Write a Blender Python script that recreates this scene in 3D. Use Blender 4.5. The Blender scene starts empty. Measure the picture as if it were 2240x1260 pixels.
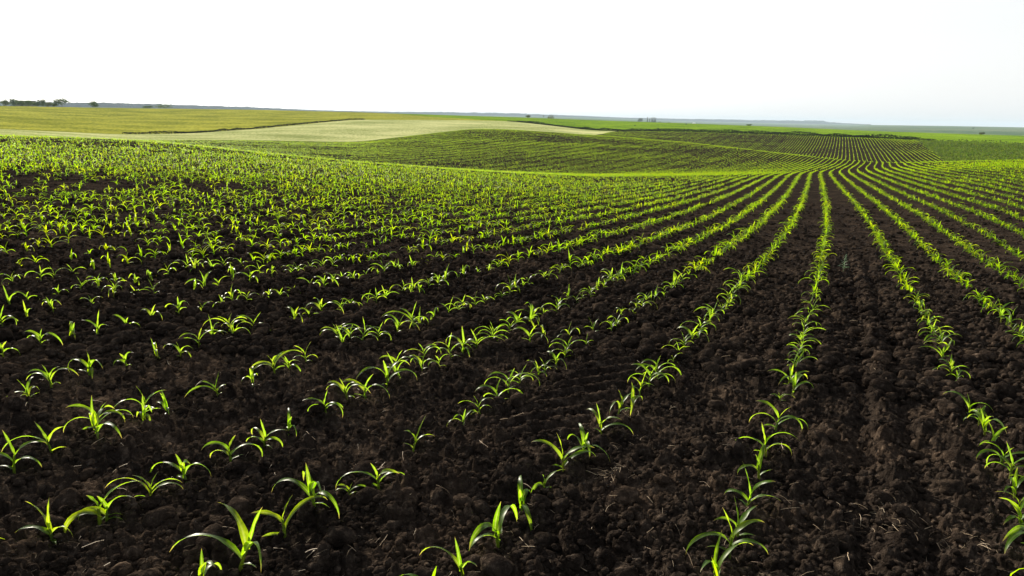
import bpy, math
import numpy as np
from mathutils import Matrix, Vector
rng = np.random.default_rng(7)
sc = bpy.context.scene
rad = math.radians

# ------------------------------------------------------------ camera
FPX, PITCH, ROLL, H = 1500.0, rad(13.8), rad(1.0), 1.3
cam_d = bpy.data.cameras.new("camera"); cam = bpy.data.objects.new("camera", cam_d)
sc.collection.objects.link(cam); sc.camera = cam
cam_d.sensor_width = 36; cam_d.lens = FPX / 2240 * 36
cam_d.clip_start = 0.05; cam_d.clip_end = 30000
cam.matrix_world = Matrix.Translation((0, 0, 0)) @ Matrix.Rotation(rad(90) - PITCH, 4, 'X') @ Matrix.Rotation(ROLL, 4, 'Z')

# ------------------------------------------------------------ light
SUN_AZ, SUN_EL = rad(-33), rad(20)          # azimuth clockwise from +Y
world = bpy.data.worlds.new("World"); sc.world = world; world.use_nodes = True
nt = world.node_tree; nt.nodes.clear()
sky = nt.nodes.new('ShaderNodeTexSky'); sky.sky_type = 'NISHITA'; sky.sun_disc = False
sky.sun_elevation = SUN_EL; sky.sun_rotation = SUN_AZ
sky.air_density = 1.0; sky.dust_density = 2.0; sky.ozone_density = 1.0; sky.altitude = 100
hsv = nt.nodes.new('ShaderNodeHueSaturation'); hsv.inputs['Saturation'].default_value = 0.25
bg = nt.nodes.new('ShaderNodeBackground'); bg.inputs['Strength'].default_value = 0.11
wo = nt.nodes.new('ShaderNodeOutputWorld')
tc = nt.nodes.new('ShaderNodeTexCoord'); sx = nt.nodes.new('ShaderNodeSeparateXYZ'); mr = nt.nodes.new('ShaderNodeMapRange')
nt.links.new(tc.outputs['Generated'], sx.inputs[0]); nt.links.new(sx.outputs['Z'], mr.inputs[0])
mr.inputs[1].default_value = 0; mr.inputs[2].default_value = .42; mr.inputs[3].default_value = .72; mr.inputs[4].default_value = .0; mr.interpolation_type = 'SMOOTHSTEP'
veil = nt.nodes.new('ShaderNodeMix'); veil.data_type = 'RGBA'; veil.inputs[7].default_value = (4.75, 4.75, 4.72, 1)   # pale horizon haze of the sky
nt.links.new(mr.outputs[0], veil.inputs[0]); nt.links.new(sky.outputs[0], hsv.inputs['Color']); nt.links.new(hsv.outputs[0], veil.inputs[6]); nt.links.new(veil.outputs[2], bg.inputs[0]); nt.links.new(bg.outputs[0], wo.inputs[0])
sd = bpy.data.lights.new("sun", 'SUN'); sd.energy = 5.0; sd.angle = rad(0.6); sd.color = (1.0, 0.9, 0.74)
sun = bpy.data.objects.new("sun", sd); sc.collection.objects.link(sun)
S = Vector((math.sin(SUN_AZ) * math.cos(SUN_EL), math.cos(SUN_AZ) * math.cos(SUN_EL), math.sin(SUN_EL)))
sun.rotation_euler = S.to_track_quat('Z', 'Y').to_euler(); sun.location = (-40, 60, 40)
sc.view_settings.view_transform = 'Standard'; sc.view_settings.look = 'None'
sc.view_settings.exposure = 1.0; sc.view_settings.gamma = 1
sc.cycles.max_bounces = 5; sc.cycles.diffuse_bounces = 2; sc.cycles.glossy_bounces = 2
sc.cycles.transmission_bounces = 3; sc.cycles.transparent_max_bounces = 6; sc.cycles.volume_bounces = 0
sc.cycles.sample_clamp_indirect = 6

# ------------------------------------------------------------ helpers
def ray(px, py):
    px = np.asarray(px, float); py = np.asarray(py, float)
    a = (px - 1120) / FPX; b = -(py - 630) / FPX
    ax = math.cos(ROLL) * a - math.sin(ROLL) * b; bx = math.sin(ROLL) * a + math.cos(ROLL) * b
    return ax, math.cos(PITCH) + bx * math.sin(PITCH), -math.sin(PITCH) + bx * math.cos(PITCH)

def project(x, y, z):
    f = y * math.cos(PITCH) - z * math.sin(PITCH); u = y * math.sin(PITCH) + z * math.cos(PITCH)
    a = x / f; b = u / f
    c, s = math.cos(ROLL), math.sin(ROLL)
    return 1120 + FPX * (c * a + s * b), 630 - FPX * (-s * a + c * b), f

def sm(x, a, b):
    t = np.clip((x - a) / (b - a), 0, 1); return t * t * (3 - 2 * t)

def hsh(i, j, k):
    n = (i.astype(np.int64) * 374761393 + j.astype(np.int64) * 668265263 + int(k) * 1274126177) & 0xffffffff
    n = ((n ^ (n >> 13)) * 1274126177) & 0xffffffff
    n = ((n ^ (n >> 16)) * 2246822519) & 0xffffffff
    return ((n ^ (n >> 15)) & 0xffffff) / float(0xffffff)

def vnoise(x, y, k=0):
    i = np.floor(x); j = np.floor(y); fx = x - i; fy = y - j
    fx = fx * fx * (3 - 2 * fx); fy = fy * fy * (3 - 2 * fy)
    i = i.astype(np.int64); j = j.astype(np.int64)
    a = hsh(i, j, k); b = hsh(i + 1, j, k); c = hsh(i, j + 1, k); d = hsh(i + 1, j + 1, k)
    return (a * (1 - fx) + b * fx) * (1 - fy) + (c * (1 - fx) + d * fx) * fy

def fbm(x, y, k=0, o=4):
    s = 0; a = 1; t = 0
    for q in range(o):
        s = s + a * vnoise(x * 2 ** q, y * 2 ** q, k + q); t += a; a *= .5
    return s / t - .5

# ------------------------------------------------------------ terrain
def plane_ab():
    A = []; B = []
    for p in [(0, 287), (1885, 380)]:
        X, Y, Z = ray(*p); A.append([X, Y]); B.append(Z)
    return np.linalg.solve(A, B)
PA, PB = plane_ab()
# columns: image x -> (range, height row) knots; 0 ridge,1 dip,2 mid,3 middle hill edge,4 dip,5 mid,6 hedge line,7 past,8 mid,9 crest,10 dip
COLS = {
 0:    [(25,362),(80,296),(84,296.5),(90,296.2),(98,295.3),(110,293),(150,286),(190,281.5),(230,284),(380,257),(620,231.5),(720,243)],
 250:  [(25,370),(72,303.5),(84,309),(108,308.5),(140,305),(155,303),(190,297.5),(215,293.5),(235,294.2),(400,263),(640,236),(740,247)],
 400:  [(25,377),(68,315),(82,325),(120,317),(160,306),(175,304),(200,299),(235,292.5),(245,291.8),(420,262),(660,238),(760,249)],
 560:  [(25,385),(62,333),(80,347),(120,327),(175,306),(190,303),(225,293),(290,282),(300,281.2),(450,259),(680,240),(780,250)],
 775:  [(25,398),(58,354),(78,365),(120,337),(190,310.5),(205,306.5),(270,281),(370,261.5),(385,261),(520,253),(700,245),(800,256)],
 1035: [(25,412),(58,373),(80,377),(125,335),(240,281.5),(262,284),(300,276),(400,263),(415,262.7),(540,258),(720,253.5),(820,264)],
 1120: [(25,417),(58,377),(81,379),(128,332),(235,283),(256,286.5),(295,277),(385,265),(400,264.7),(520,260.5),(712,256),(812,267)],
 1300: [(25,430),(60,386),(85,381),(130,335),(215,295.5),(235,300),(270,293),(330,286),(345,285.5),(480,275),(700,262.8),(800,274)],
 1500: [(25,438),(60,385),(85,379),(125,347),(185,311),(205,318),(245,303),(290,288.5),(305,288),(450,279),(700,269.7),(800,281)],
 1700: [(25,445),(60,383),(80,374.5),(110,356),(150,334),(165,340),(215,317),(265,294.5),(280,294),(430,285),(690,277.2),(790,289)],
 1850: [(25,451),(58,383),(78,371.5),(100,361),(125,350),(135,350.5),(190,323),(245,300),(260,299.3),(420,291),(680,284),(780,296)],
 1950: [(25,455),(52,387),(72,369),(88,362),(105,357),(120,362),(175,329),(235,304),(250,303.2),(410,296),(670,288),(770,300)],
 2080: [(25,456),(45,395),(65,368),(82,358),(98,354),(115,363),(165,333),(225,310),(240,309.2),(400,299.5),(660,292),(760,304)],
 2240: [(25,456),(42,394),(60,366),(78,355),(92,349.5),(110,363),(160,336),(215,316),(230,315.2),(390,305),(650,297),(750,309)],
}
# far land: forest base / far field crest (range, y), and cap
FAR = {0:(1800,234,231),250:(1900,235,233),400:(2100,238,236),560:(2500,241,240),775:(3000,247,246),1035:(3500,252.5,251),1120:(3600,253.5,252),
       1300:(3800,257.5,256),1500:(4200,265,262),1700:(4500,269.5,267.5),1850:(4300,272.3,270.5),1950:(3200,274,275.5),2080:(2900,275.5,277),2240:(2700,278.5,280)}
def phi_of(px, py=300):
    X, Y, Z = ray(px, py); return np.arctan2(X, Y)
cx = sorted(COLS); cphi = np.array([float(phi_of(x)) for x in cx]); FAR = {k: (v[0] * 2,) + v[1:] for k, v in FAR.items()}
RK, TK = [], []
for x in cx:
    r_ = []; t_ = []
    ph = float(phi_of(x))
    pl = PA * math.sin(ph) + PB * math.cos(ph)
    for r in (0.5, 5, 12): r_.append(r); t_.append(pl - H / r)
    ks = list(COLS[x]); fr = FAR[x]
    yc = ks[-2][1]
    ks += [(1000, max(yc + 9, fr[1] + 6)), (fr[0], fr[1]), (fr[0] * 1.25, fr[2]), (13500, fr[2] + (0 if x < 1900 else 3))]
    for r, y in ks:
        X, Y, Z = ray(x, y); r_.append(r); t_.append(float(Z / math.hypot(X, Y)))
    RK.append(r_); TK.append(t_)
RK = np.array(RK); TK = np.array(TK)
NK = RK.shape[1]
# dense azimuth grid, full circle
PH = np.concatenate([np.arange(-180, -60, 3), np.arange(-60, 60, .1), np.arange(60, 180.1, 3)]) * math.pi / 180
def colint(v):
    d = np.interp(PH, cphi, v)
    m = .5 * (v[0] + v[-1])
    w = sm(np.abs(PH), rad(65), rad(170)); return d * (1 - w) + m * w
LR = np.array([colint(np.log(RK[:, k])) for k in range(NK)]).T
TT = np.array([colint(TK[:, k]) for k in range(NK)]).T
ker = np.exp(-.5 * (np.arange(-30, 31) / 9.) ** 2); ker /= ker.sum()
mid = np.where(np.abs(PH) <= rad(60))[0]
for A in (LR, TT):
    for k in range(3, NK):
        s_ = np.pad(A[mid, k], 30, mode='edge'); A[mid, k] = np.convolve(s_, ker, 'valid')
plane_s = PA * np.sin(PH) + PB * np.cos(PH)
for k in range(3): TT[:, k] = plane_s - H / np.exp(LR[:, k])
def pchip(X, Y, q):
    h = np.diff(X, axis=1); d = np.diff(Y, axis=1) / h
    m = np.zeros_like(Y)
    w1 = 2 * h[:, 1:] + h[:, :-1]; w2 = h[:, 1:] + 2 * h[:, :-1]
    pos = d[:, 1:] * d[:, :-1] > 0
    with np.errstate(all='ignore'):
        mm = (w1 + w2) / (w1 / d[:, :-1] + w2 / d[:, 1:])
    m[:, 1:-1] = np.where(pos, mm, 0); m[:, 0] = d[:, 0]; m[:, -1] = d[:, -1]
    out = np.empty((X.shape[0], len(q)))
    for i in range(X.shape[0]):
        k = np.clip(np.searchsorted(X[i], q) - 1, 0, X.shape[1] - 2)
        hh = h[i, k]; t = (q - X[i, k]) / hh
        out[i] = ((1 + 2 * t) * (1 - t) ** 2) * Y[i, k] + t * (1 - t) ** 2 * hh * m[i, k] + t * t * (3 - 2 * t) * Y[i, k + 1] + t * t * (t - 1) * hh * m[i, k + 1]
    return out
Q = np.linspace(math.log(.5), math.log(13500), 1500)
tq = pchip(LR, TT, Q); sq = pchip(LR, TT + H / np.exp(LR), Q) - H / np.exp(Q)[None]
w = sm(Q, math.log(17), math.log(30))[None]
TG = tq * w + sq * (1 - w)
npl = Q < math.log(5)
TG[:, npl] = plane_s[:, None] - (H / np.exp(Q[npl]))[None]
def ground(x, y):
    x = np.asarray(x, float); y = np.asarray(y, float)
    r = np.maximum(np.hypot(x, y), .0001); p = np.arctan2(x, y)
    i = np.clip(np.searchsorted(PH, p) - 1, 0, len(PH) - 2); fi = np.clip((p - PH[i]) / (PH[i + 1] - PH[i]), 0, 1)
    q = (np.log(np.maximum(r, .5)) - Q[0]) / (Q[1] - Q[0]); j = np.clip(q.astype(int), 0, len(Q) - 2); fj = np.clip(q - j, 0, 1)
    t = (TG[i, j] * (1 - fi) + TG[i + 1, j] * fi) * (1 - fj) + (TG[i, j + 1] * (1 - fi) + TG[i + 1, j + 1] * fi) * fj
    return np.where(r < .5, PA * x + PB * y - H, t * r)
def rk(k, p):     # range of line k at azimuth p (k counted in COLS order)
    return np.exp(np.interp(p, PH, LR[:, k + 3]))

# rows of the crop: u across, v along
TH = rad(24.5)
def uv(x, y):
    u = x * math.cos(TH) - y * math.sin(TH); v = x * math.sin(TH) + y * math.cos(TH)
    return u, v
_gv = np.array([-3, 1.2, 2.0, 3.5, 5.3, 8.4, 16.5, 24, 36, 50, 63, 75, 88, 102, 125, 160, 210, 400.]); _gg = np.array([-.5, -.21, -.16, -.11, -.05, 0, .06, -.05, -.45, -.9, -1.15, -.95, -.25, .65, 1.6, 2.1, 2.4, 2.6])
GV = np.linspace(-3, 400, 1613); GG = np.interp(GV, _gv, _gg); _k = np.exp(-.5 * (np.arange(-24, 25) / 11.) ** 2); GS = np.convolve(np.pad(GG, 24, mode='edge'), _k / _k.sum(), 'valid'); GG = np.where(GV > 20, GS, GG)
def gshift(v): return np.interp(v, GV, GG)
def xy(u0, v):
    u = u0 + gshift(v)
    return u * math.cos(TH) + v * math.sin(TH), -u * math.sin(TH) + v * math.cos(TH)
def unproj(px, py):
    X, Y, Z = ray(px, py); s = -H / (Z - PA * X - PB * Y); return X * s, Y * s

def clods(x, y, cell, k, prob, rmin, rmax, flat):
    gx = x / cell; gy = y / cell
    i0 = np.floor(gx).astype(np.int64); j0 = np.floor(gy).astype(np.int64)
    out = np.zeros_like(x)
    wx = (vnoise(gx * 2.3, gy * 2.3, k + 50) - .5) * .20; wy = (vnoise(gx * 2.3, gy * 2.3, k + 51) - .5) * .20
    for di in (-1, 0, 1):
        for dj in (-1, 0, 1):
            i = i0 + di; j = j0 + dj
            e = hsh(i, j, k) < prob
            cx_ = i + hsh(i, j, k + 1); cy_ = j + hsh(i, j, k + 2)
            R = rmin + (rmax - rmin) * hsh(i, j, k + 3) ** 2
            an = hsh(i, j, k + 4) * 3.14; st = 1 + .6 * hsh(i, j, k + 5)
            dx = gx - cx_ + wx; dy = gy - cy_ + wy
            a = dx * np.cos(an) + dy * np.sin(an); b = (-dx * np.sin(an) + dy * np.cos(an)) * st
            d2 = (a * a + b * b) / (R * R)
            h = np.where(e & (d2 < 1), np.sqrt(np.maximum(0, 1 - d2)) * R * cell * flat, 0)
            out = np.maximum(out, h)
    return out
TR = [(uv(*unproj(1290, 800))), (uv(*unproj(1180, 960)))]
def soil(x, y):
    r = np.hypot(x, y); px = r * r / 1500. * 1.0 + .0005
    z = .05 * fbm(x * 1.1, y * 1.1, 3, 3) + .035 * fbm(x * 5, y * 5, 9, 4)
    z = z + clods(x, y, .30, 20, .5, .12, .36, .6)
    z = z + clods(x, y, .13, 30, .75, .15, .42, .95)
    f = sm(r, 12, 8); z = z + f * clods(x, y, .055, 40, .8, .2, .5, 1.15)
    f = sm(r, 6, 4); z = z + f * clods(x, y, .024, 60, .85, .22, .5, 1.1)
    z = z + sm(r, 6, 4) * .010 * fbm(x * 60, y * 60, 70, 2)
    uf, vf = uv(x, y); uf = uf - gshift(vf) + .03 * fbm(vf * 2, uf * 0, 8, 2)
    for c_, a_ in ((.40, -.035), (.52, .022), (.64, -.03), (-2.36, -.03), (-2.25, .02), (1.32, -.02), (2.0, -.02)): z = z + a_ * np.exp(-((uf - c_) / .055) ** 2)
    # tractor lug prints pressed between two rows
    u, v = uv(x, y); uc = u - gshift(v)
    ph = (v * .60 - u * .80) / .13
    bar = np.abs((ph + .12 * vnoise(x * 4, y * 4, 5)) % 1 - .5) * 2
    bar = sm(bar, .2, .7) * .05 + .01 * fbm(x * 25, y * 25, 80, 3)
    for (c, v0, v1) in ((UTR, VT0, VT1),):
        m = sm(np.abs(uc - c + .06 * fbm(v * 3, u * 3, 6, 2)), .24, .13) * sm(v, v0 - .1, v0 + .3) * sm(v, v1 + .8, v1)
        z = z * (1 - .85 * m) + (bar - .02) * m
    return z * sm(r, 15, 11) + .05 * fbm(x * .9, y * .9, 5, 2) * sm(r, 11, 15) * sm(r, 90, 40) - .035
_u, _v = uv(*unproj(1270, 850)); UTR = float(_u - gshift(_v)); VT0 = float(uv(*unproj(1150, 960))[1]); VT1 = float(uv(*unproj(1400, 690))[1]); print('tread', UTR, VT0, VT1)

# ------------------------------------------------------------ mesh helper
def new_obj(name, verts, faces, mat=None, parent=None, smooth=True, attrs=None, link=True):
    """faces: list of int arrays (n,k)"""
    me = bpy.data.meshes.new(name)
    verts = np.asarray(verts, np.float32)
    me.vertices.add(len(verts)); me.vertices.foreach_set('co', verts.ravel())
    faces = [np.asarray(f, np.int32) for f in faces if len(f)]
    tot = sum(f.size for f in faces); nf = sum(len(f) for f in faces)
    me.loops.add(tot); me.loops.foreach_set('vertex_index', np.concatenate([f.ravel() for f in faces]))
    sizes = np.concatenate([np.full(len(f), f.shape[1]) for f in faces])
    me.polygons.add(nf); me.polygons.foreach_set('loop_start', np.concatenate([[0], np.cumsum(sizes)[:-1]]).astype(np.int32))
    me.polygons.foreach_set('loop_total', sizes.astype(np.int32))
    me.update(calc_edges=True)
    me.polygons.foreach_set('use_smooth', np.full(nf, smooth))
    if attrs:
        for k, a in attrs.items():
            at = me.attributes.new(k, 'FLOAT', 'POINT'); at.data.foreach_set('value', np.asarray(a, np.float32))
    if mat: me.materials.append(mat)
    o = bpy.data.objects.new(name, me)
    if link: sc.collection.objects.link(o)
    if parent: o.parent = parent
    return o
def tag(o, label=None, cat=None, group=None, kind=None):
    if label: o['label'] = label
    if cat: o['category'] = cat
    if group: o['group'] = group
    if kind: o['kind'] = kind
    return o
def empty(name, loc):
    o = bpy.data.objects.new(name, None); sc.collection.objects.link(o); o.location = loc; o.empty_display_size = .1; return o
def grid_faces(n, m, wrap=False):
    i = np.arange(n - 1)[:, None] * m; j = np.arange(m if wrap else m - 1)[None]
    a = i + j; b = i + (j + 1) % m
    return np.stack([a, b, b + m, a + m], -1).reshape(-1, 4)

# ------------------------------------------------------------ materials
def mat(name):
    m = bpy.data.materials.new(name); m.use_nodes = True; n = m.node_tree; n.nodes.clear()
    out = n.nodes.new('ShaderNodeOutputMaterial'); return m, n, out
def N(n, t, **k):
    o = n.nodes.new(t)
    for a, b in k.items(): setattr(o, a, b)
    return o
def ramp(n, src, stops):
    r = n.nodes.new('ShaderNodeValToRGB'); e = r.color_ramp.elements
    while len(e) < len(stops): e.new(.5)
    for q, (p, c) in zip(e, stops): q.position = p; q.color = (*c, 1)
    n.links.new(src, r.inputs[0]); return r.outputs[0]
def noise(n, scale, detail=4, rough=.6, vec=None, dist=0):
    o = n.nodes.new('ShaderNodeTexNoise'); o.inputs['Scale'].default_value = scale; o.inputs['Detail'].default_value = detail
    o.inputs['Roughness'].default_value = rough; o.inputs['Distortion'].default_value = dist
    if vec is not None: n.links.new(vec, o.inputs['Vector'])
    return o.outputs[0]
def mixc(n, f, a, b, mode='MIX'):
    o = n.nodes.new('ShaderNodeMix'); o.data_type = 'RGBA'; o.blend_type = mode
    for s, v in ((0, f), (6, a), (7, b)):
        if hasattr(v, 'links'): n.links.new(v, o.inputs[s])
        else: o.inputs[s].default_value = v if s == 0 else (*v, 1)
    return o.outputs[2]
def mapping(n, rot, scale):
    g = n.nodes.new('ShaderNodeNewGeometry'); m = n.nodes.new('ShaderNodeMapping')
    m.inputs['Rotation'].default_value = (0, 0, rot); m.inputs['Scale'].default_value = scale
    n.links.new(g.outputs['Position'], m.inputs['Vector']); return m.outputs[0]

def soil_mat(name, dark=1.0):
    m, n, out = mat(name)
    g = n.nodes.new('ShaderNodeNewGeometry').outputs['Position']
    p = n.nodes.new('ShaderNodeBsdfDiffuse')
    a = noise(n, 26, 5, .65, g); b = noise(n, 2.2, 5, .65, g)
    c1 = ramp(n, a, [(.3, (.012 * dark, .0095 * dark, .008 * dark)), (.55, (.034 * dark, .026 * dark, .0205 * dark)), (.8, (.13 * dark, .10 * dark, .076 * dark))])
    c2 = ramp(n, b, [(.38, (.6, .6, .62)), (.5, (.95, .95, .95)), (.64, (1.6, 1.5, 1.38))])
    c = mixc(n, 1.0, c1, c2, 'MULTIPLY')
    n.links.new(c, p.inputs['Color']); p.inputs['Roughness'].default_value = .45
    h1 = noise(n, 120, 5, .7, g); h2 = noise(n, 30, 4, .6, g)
    vo = n.nodes.new('ShaderNodeTexVoronoi'); vo.inputs['Scale'].default_value = 11; vo.feature = 'SMOOTH_F1'; n.links.new(g, vo.inputs['Vector'])
    iv_ = N(n, 'ShaderNodeMath', operation='MULTIPLY_ADD'); n.links.new(vo.outputs['Distance'], iv_.inputs[0]); iv_.inputs[1].default_value = -1.2; n.links.new(h2, iv_.inputs[2]); h2 = iv_.outputs[0]
    b1 = n.nodes.new('ShaderNodeBump'); b1.inputs['Strength'].default_value = .9; b1.inputs['Distance'].default_value = .03
    n.links.new(h2, b1.inputs['Height'])
    b2 = n.nodes.new('ShaderNodeBump'); b2.inputs['Strength'].default_value = .6; b2.inputs['Distance'].default_value = .006
    n.links.new(h1, b2.inputs['Height']); n.links.new(b1.outputs[0], b2.inputs['Normal']); n.links.new(b2.outputs[0], p.inputs['Normal'])
    n.links.new(p.outputs[0], out.inputs[0]); return m
M_soil = soil_mat('soil')
def leaf_mat(name, dif, trans, ftr=.5, rough=.42, use_tint=True, spec=.45):
    m, n, out = mat(name)
    at = N(n, 'ShaderNodeAttribute', attribute_name='tint'); oi = n.nodes.new('ShaderNodeObjectInfo')
    ad = N(n, 'ShaderNodeMath', operation='ADD'); n.links.new(at.outputs['Fac'], ad.inputs[0]); n.links.new(oi.outputs['Random'], ad.inputs[1])
    fr = N(n, 'ShaderNodeMath', operation='FRACT'); n.links.new(ad.outputs[0], fr.inputs[0])
    v = lambda c, a, b: tuple(np.clip([c[0] * a, c[1] * b, c[2] * a], 0, 1))
    cd = ramp(n, fr.outputs[0], [(0, v(dif, .75, .85)), (.6, dif), (1, v(dif, 1.5, 1.12))])
    ct = ramp(n, fr.outputs[0], [(0, v(trans, .72, .85)), (.6, trans), (1, v(trans, 1.35, 1.05))])
    if name == 'maize_leaf':
        al = N(n, 'ShaderNodeAttribute', attribute_name='along'); rb = N(n, 'ShaderNodeAttribute', attribute_name='rib')
        g = n.nodes.new('ShaderNodeNewGeometry').outputs['Position']; bl = noise(n, 45, 3, .6, g)
        blot = ramp(n, bl, [(.35, (.62, .66, .6)), (.6, (1.1, 1.05, 1))]); cd = mixc(n, 1.0, cd, blot, 'MULTIPLY'); ct = mixc(n, 1.0, ct, blot, 'MULTIPLY')
        r1 = ramp(n, rb.outputs['Fac'], [(.62, (0, 0, 0)), (.95, (.55, .55, .55))]); ct = mixc(n, r1, ct, (.62, .72, .14)); cd = mixc(n, r1, cd, (.16, .24, .06))
        r2 = ramp(n, al.outputs['Fac'], [(.86, (0, 0, 0)), (.98, (1, 1, 1))]); ct = mixc(n, r2, ct, (.5, .38, .08)); cd = mixc(n, r2, cd, (.25, .17, .06))
    p = n.nodes.new('ShaderNodeBsdfPrincipled'); p.inputs['Roughness'].default_value = rough; p.inputs['Specular IOR Level'].default_value = spec
    t = n.nodes.new('ShaderNodeBsdfTranslucent'); mx = n.nodes.new('ShaderNodeMixShader'); mx.inputs[0].default_value = ftr
    n.links.new(cd, p.inputs['Base Color']); n.links.new(ct, t.inputs['Color'])
    n.links.new(p.outputs[0], mx.inputs[1]); n.links.new(t.outputs[0], mx.inputs[2]); n.links.new(mx.outputs[0], out.inputs[0])
    return m
M_leaf = leaf_mat('maize_leaf', (.045, .11, .004), (.33, .57, .006), .6, .4, spec=.3)
M_rows = leaf_mat('maize_row_leaf', (.05, .115, .003), (.40, .62, .004), .62, .5, spec=.12)
M_stem = leaf_mat('maize_stem', (.09, .13, .012), (.3, .4, .03), .35)
M_bush = leaf_mat('bush_leaf', (.04, .07, .016), (.12, .18, .03), .3, .7, spec=.1)
M_weed = leaf_mat('weed_leaf', (.12, .18, .12), (.2, .3, .16), .4, .7)
M_hedge_shade = leaf_mat('hedge_leaf_shade', (.010, .017, .008), (.012, .02, .005), .1, .8, spec=.1)  # near-black leaf colour also carries the shade of the field bank

def crop_mat(name, stops, rot, sx, sy, fine, bump=.3, blotch=.04, spk=None):
    m, n, out = mat(name)
    v = mapping(n, rot, (sx, sy, sx)); g = n.nodes.new('ShaderNodeNewGeometry').outputs['Position']
    a = noise(n, 1, 5, .65, v); b = noise(n, fine, 3, .7, g); c = noise(n, blotch, 3, .5, g)
    s1 = N(n, 'ShaderNodeMath', operation='MULTIPLY_ADD'); n.links.new(a, s1.inputs[0]); s1.inputs[1].default_value = .5; n.links.new(b, s1.inputs[2])
    s2 = N(n, 'ShaderNodeMath', operation='MULTIPLY_ADD'); n.links.new(c, s2.inputs[0]); s2.inputs[1].default_value = .5; n.links.new(s1.outputs[0], s2.inputs[2])
    s3 = N(n, 'ShaderNodeMath', operation='MULTIPLY'); n.links.new(s2.outputs[0], s3.inputs[0]); s3.inputs[1].default_value = .5
    col = ramp(n, s3.outputs[0], stops)
    p = n.nodes.new('ShaderNodeBsdfDiffuse'); p.inputs['Roughness'].default_value = .3
    n.links.new(col, p.inputs['Color'])
    bp = n.nodes.new('ShaderNodeBump'); bp.inputs['Strength'].default_value = bump; bp.inputs['Distance'].default_value = .5
    n.links.new(s2.outputs[0], bp.inputs['Height']); n.links.new(bp.outputs[0], p.inputs['Normal'])
    n.links.new(p.outputs[0], out.inputs[0]); return m
M_pale = crop_mat('pale_wheat', [(.455, (.24, .28, .09)), (.5, (.44, .47, .18)), (.545, (.62, .61, .29))], rad(-62), .03, .55, 1.4)
M_yel = crop_mat('yellow_green_crop', [(.455, (.16, .18, .02)), (.5, (.27, .29, .04)), (.545, (.44, .42, .06))], rad(3), .010, .30, .8)
M_grn = crop_mat('bright_green_crop', [(.455, (.085, .15, .010)), (.5, (.15, .27, .012)), (.545, (.24, .37, .018))], rad(-5), .01, .12, .7)
M_weedy = crop_mat('weedy_slope', [(.455, (.03, .05, .012)), (.5, (.08, .115, .025)), (.545, (.16, .19, .04))], 0, .3, .3, 1.5)
M_far = crop_mat('distant_farmland', [(.455, (.05, .10, .03)), (.5, (.09, .15, .05)), (.545, (.16, .19, .08))], rad(8), .0006, .01, .03, .1, .002)

# ------------------------------------------------------------ ground sheets
def polar(phs, rs):
    P_, R_ = np.meshgrid(phs, rs); return (R_ * np.sin(P_)).ravel(), (R_ * np.cos(P_)).ravel()
RN = 14.0
k_ = np.linspace(1 / .75, 1 / RN, 620); rs = 1 / k_
phs = np.concatenate([np.arange(-88, -47, .3) * math.pi / 180, np.linspace(rad(-47), rad(47), 1300), np.arange(47.3, 88, .3) * math.pi / 180])
x, y = polar(phs, rs)
V = np.stack([x, y, ground(x, y) + soil(x, y)], 1)
tag(new_obj('ground', V, [grid_faces(len(rs), len(phs))], M_soil), kind='structure')
# coarse soil around and behind the camera
rs2 = np.concatenate([[.02], np.geomspace(.3, 14.2, 60)]); ph2 = np.linspace(-math.pi, math.pi, 361)
x, y = polar(ph2, rs2); P2 = np.degrees(np.abs(np.tile(ph2, len(rs2)))); R2 = np.repeat(rs2, len(ph2))
zz = ground(x, y) - .02 - .10 * sm(P2, 88, 84) * sm(R2, .6, .9)
V = np.stack([x, y, zz], 1)
tag(new_obj('ground', V, [grid_faces(len(rs2), len(ph2))], M_soil), kind='structure')
# everything beyond
rs3 = np.concatenate([np.geomspace(13.4, 420, 800), np.geomspace(425, 13400, 190)])
ph3 = np.concatenate([np.arange(-180, -48, 4), np.arange(-48, 48, .12), np.arange(48, 180.1, 4)]) * math.pi / 180
x, y = polar(ph3, rs3); R3 = np.repeat(rs3, len(ph3)); P3 = np.tile(ph3, len(rs3))
zz = ground(x, y) + np.where(R3 < 14.1, -.05, 0) + .05 * fbm(x * .9, y * .9, 5, 2) * sm(R3, 90, 40) - .035
zz = zz + fbm(x / 25, y / 25, 12, 3) * sm(R3, 110, 240) * .20 * sm(R3, 5000, 1000)
V = np.stack([x, y, zz], 1)
F = grid_faces(len(rs3), len(ph3))
fr_ = np.sqrt(R3[F[:, 0]] * R3[F[:, 2]]); fp = .5 * (P3[F[:, 0]] + P3[F[:, 1]])
fpx = lambda x_: float(phi_of(x_))
def region(r, p):
    r = r * (1 + .010 * fbm(p * 220, r * 0, 44, 3) + .004 * fbm(p * 900, r * 0, 45, 2))
    r3 = rk(4, p); r4 = rk(5, p); r6 = rk(7, p); r9 = rk(10, p)
    reg = np.zeros(len(r), int)                                    # 0 maize soil
    w_ = np.clip((np.log(r) - np.log(r4)) / (np.log(r6) - np.log(r4)), 0, 1)
    pale = (r > r3) & (r < r6) & (p < fpx(1284) + w_ * (fpx(1350) - fpx(1284)))
    weedy = (r > r4 * .97) & (r < r6) & (p > fpx(2098) - w_ * (fpx(2098) - fpx(2000)))
    reg[pale] = 1; reg[weedy] = 2
    up = (r >= r6) & (r < 1000)
    lb = np.interp(p, [fpx(830), fpx(1112)], [1, 0]); wb = (np.log(r) - np.log(r6)) / (np.log(r9) - np.log(r6))
    reg[up] = 3
    reg[up & (wb > lb)] = 4
    reg[r >= 1000] = 5
    return reg
REG = region(fr_, fp)
used_all = V
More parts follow.
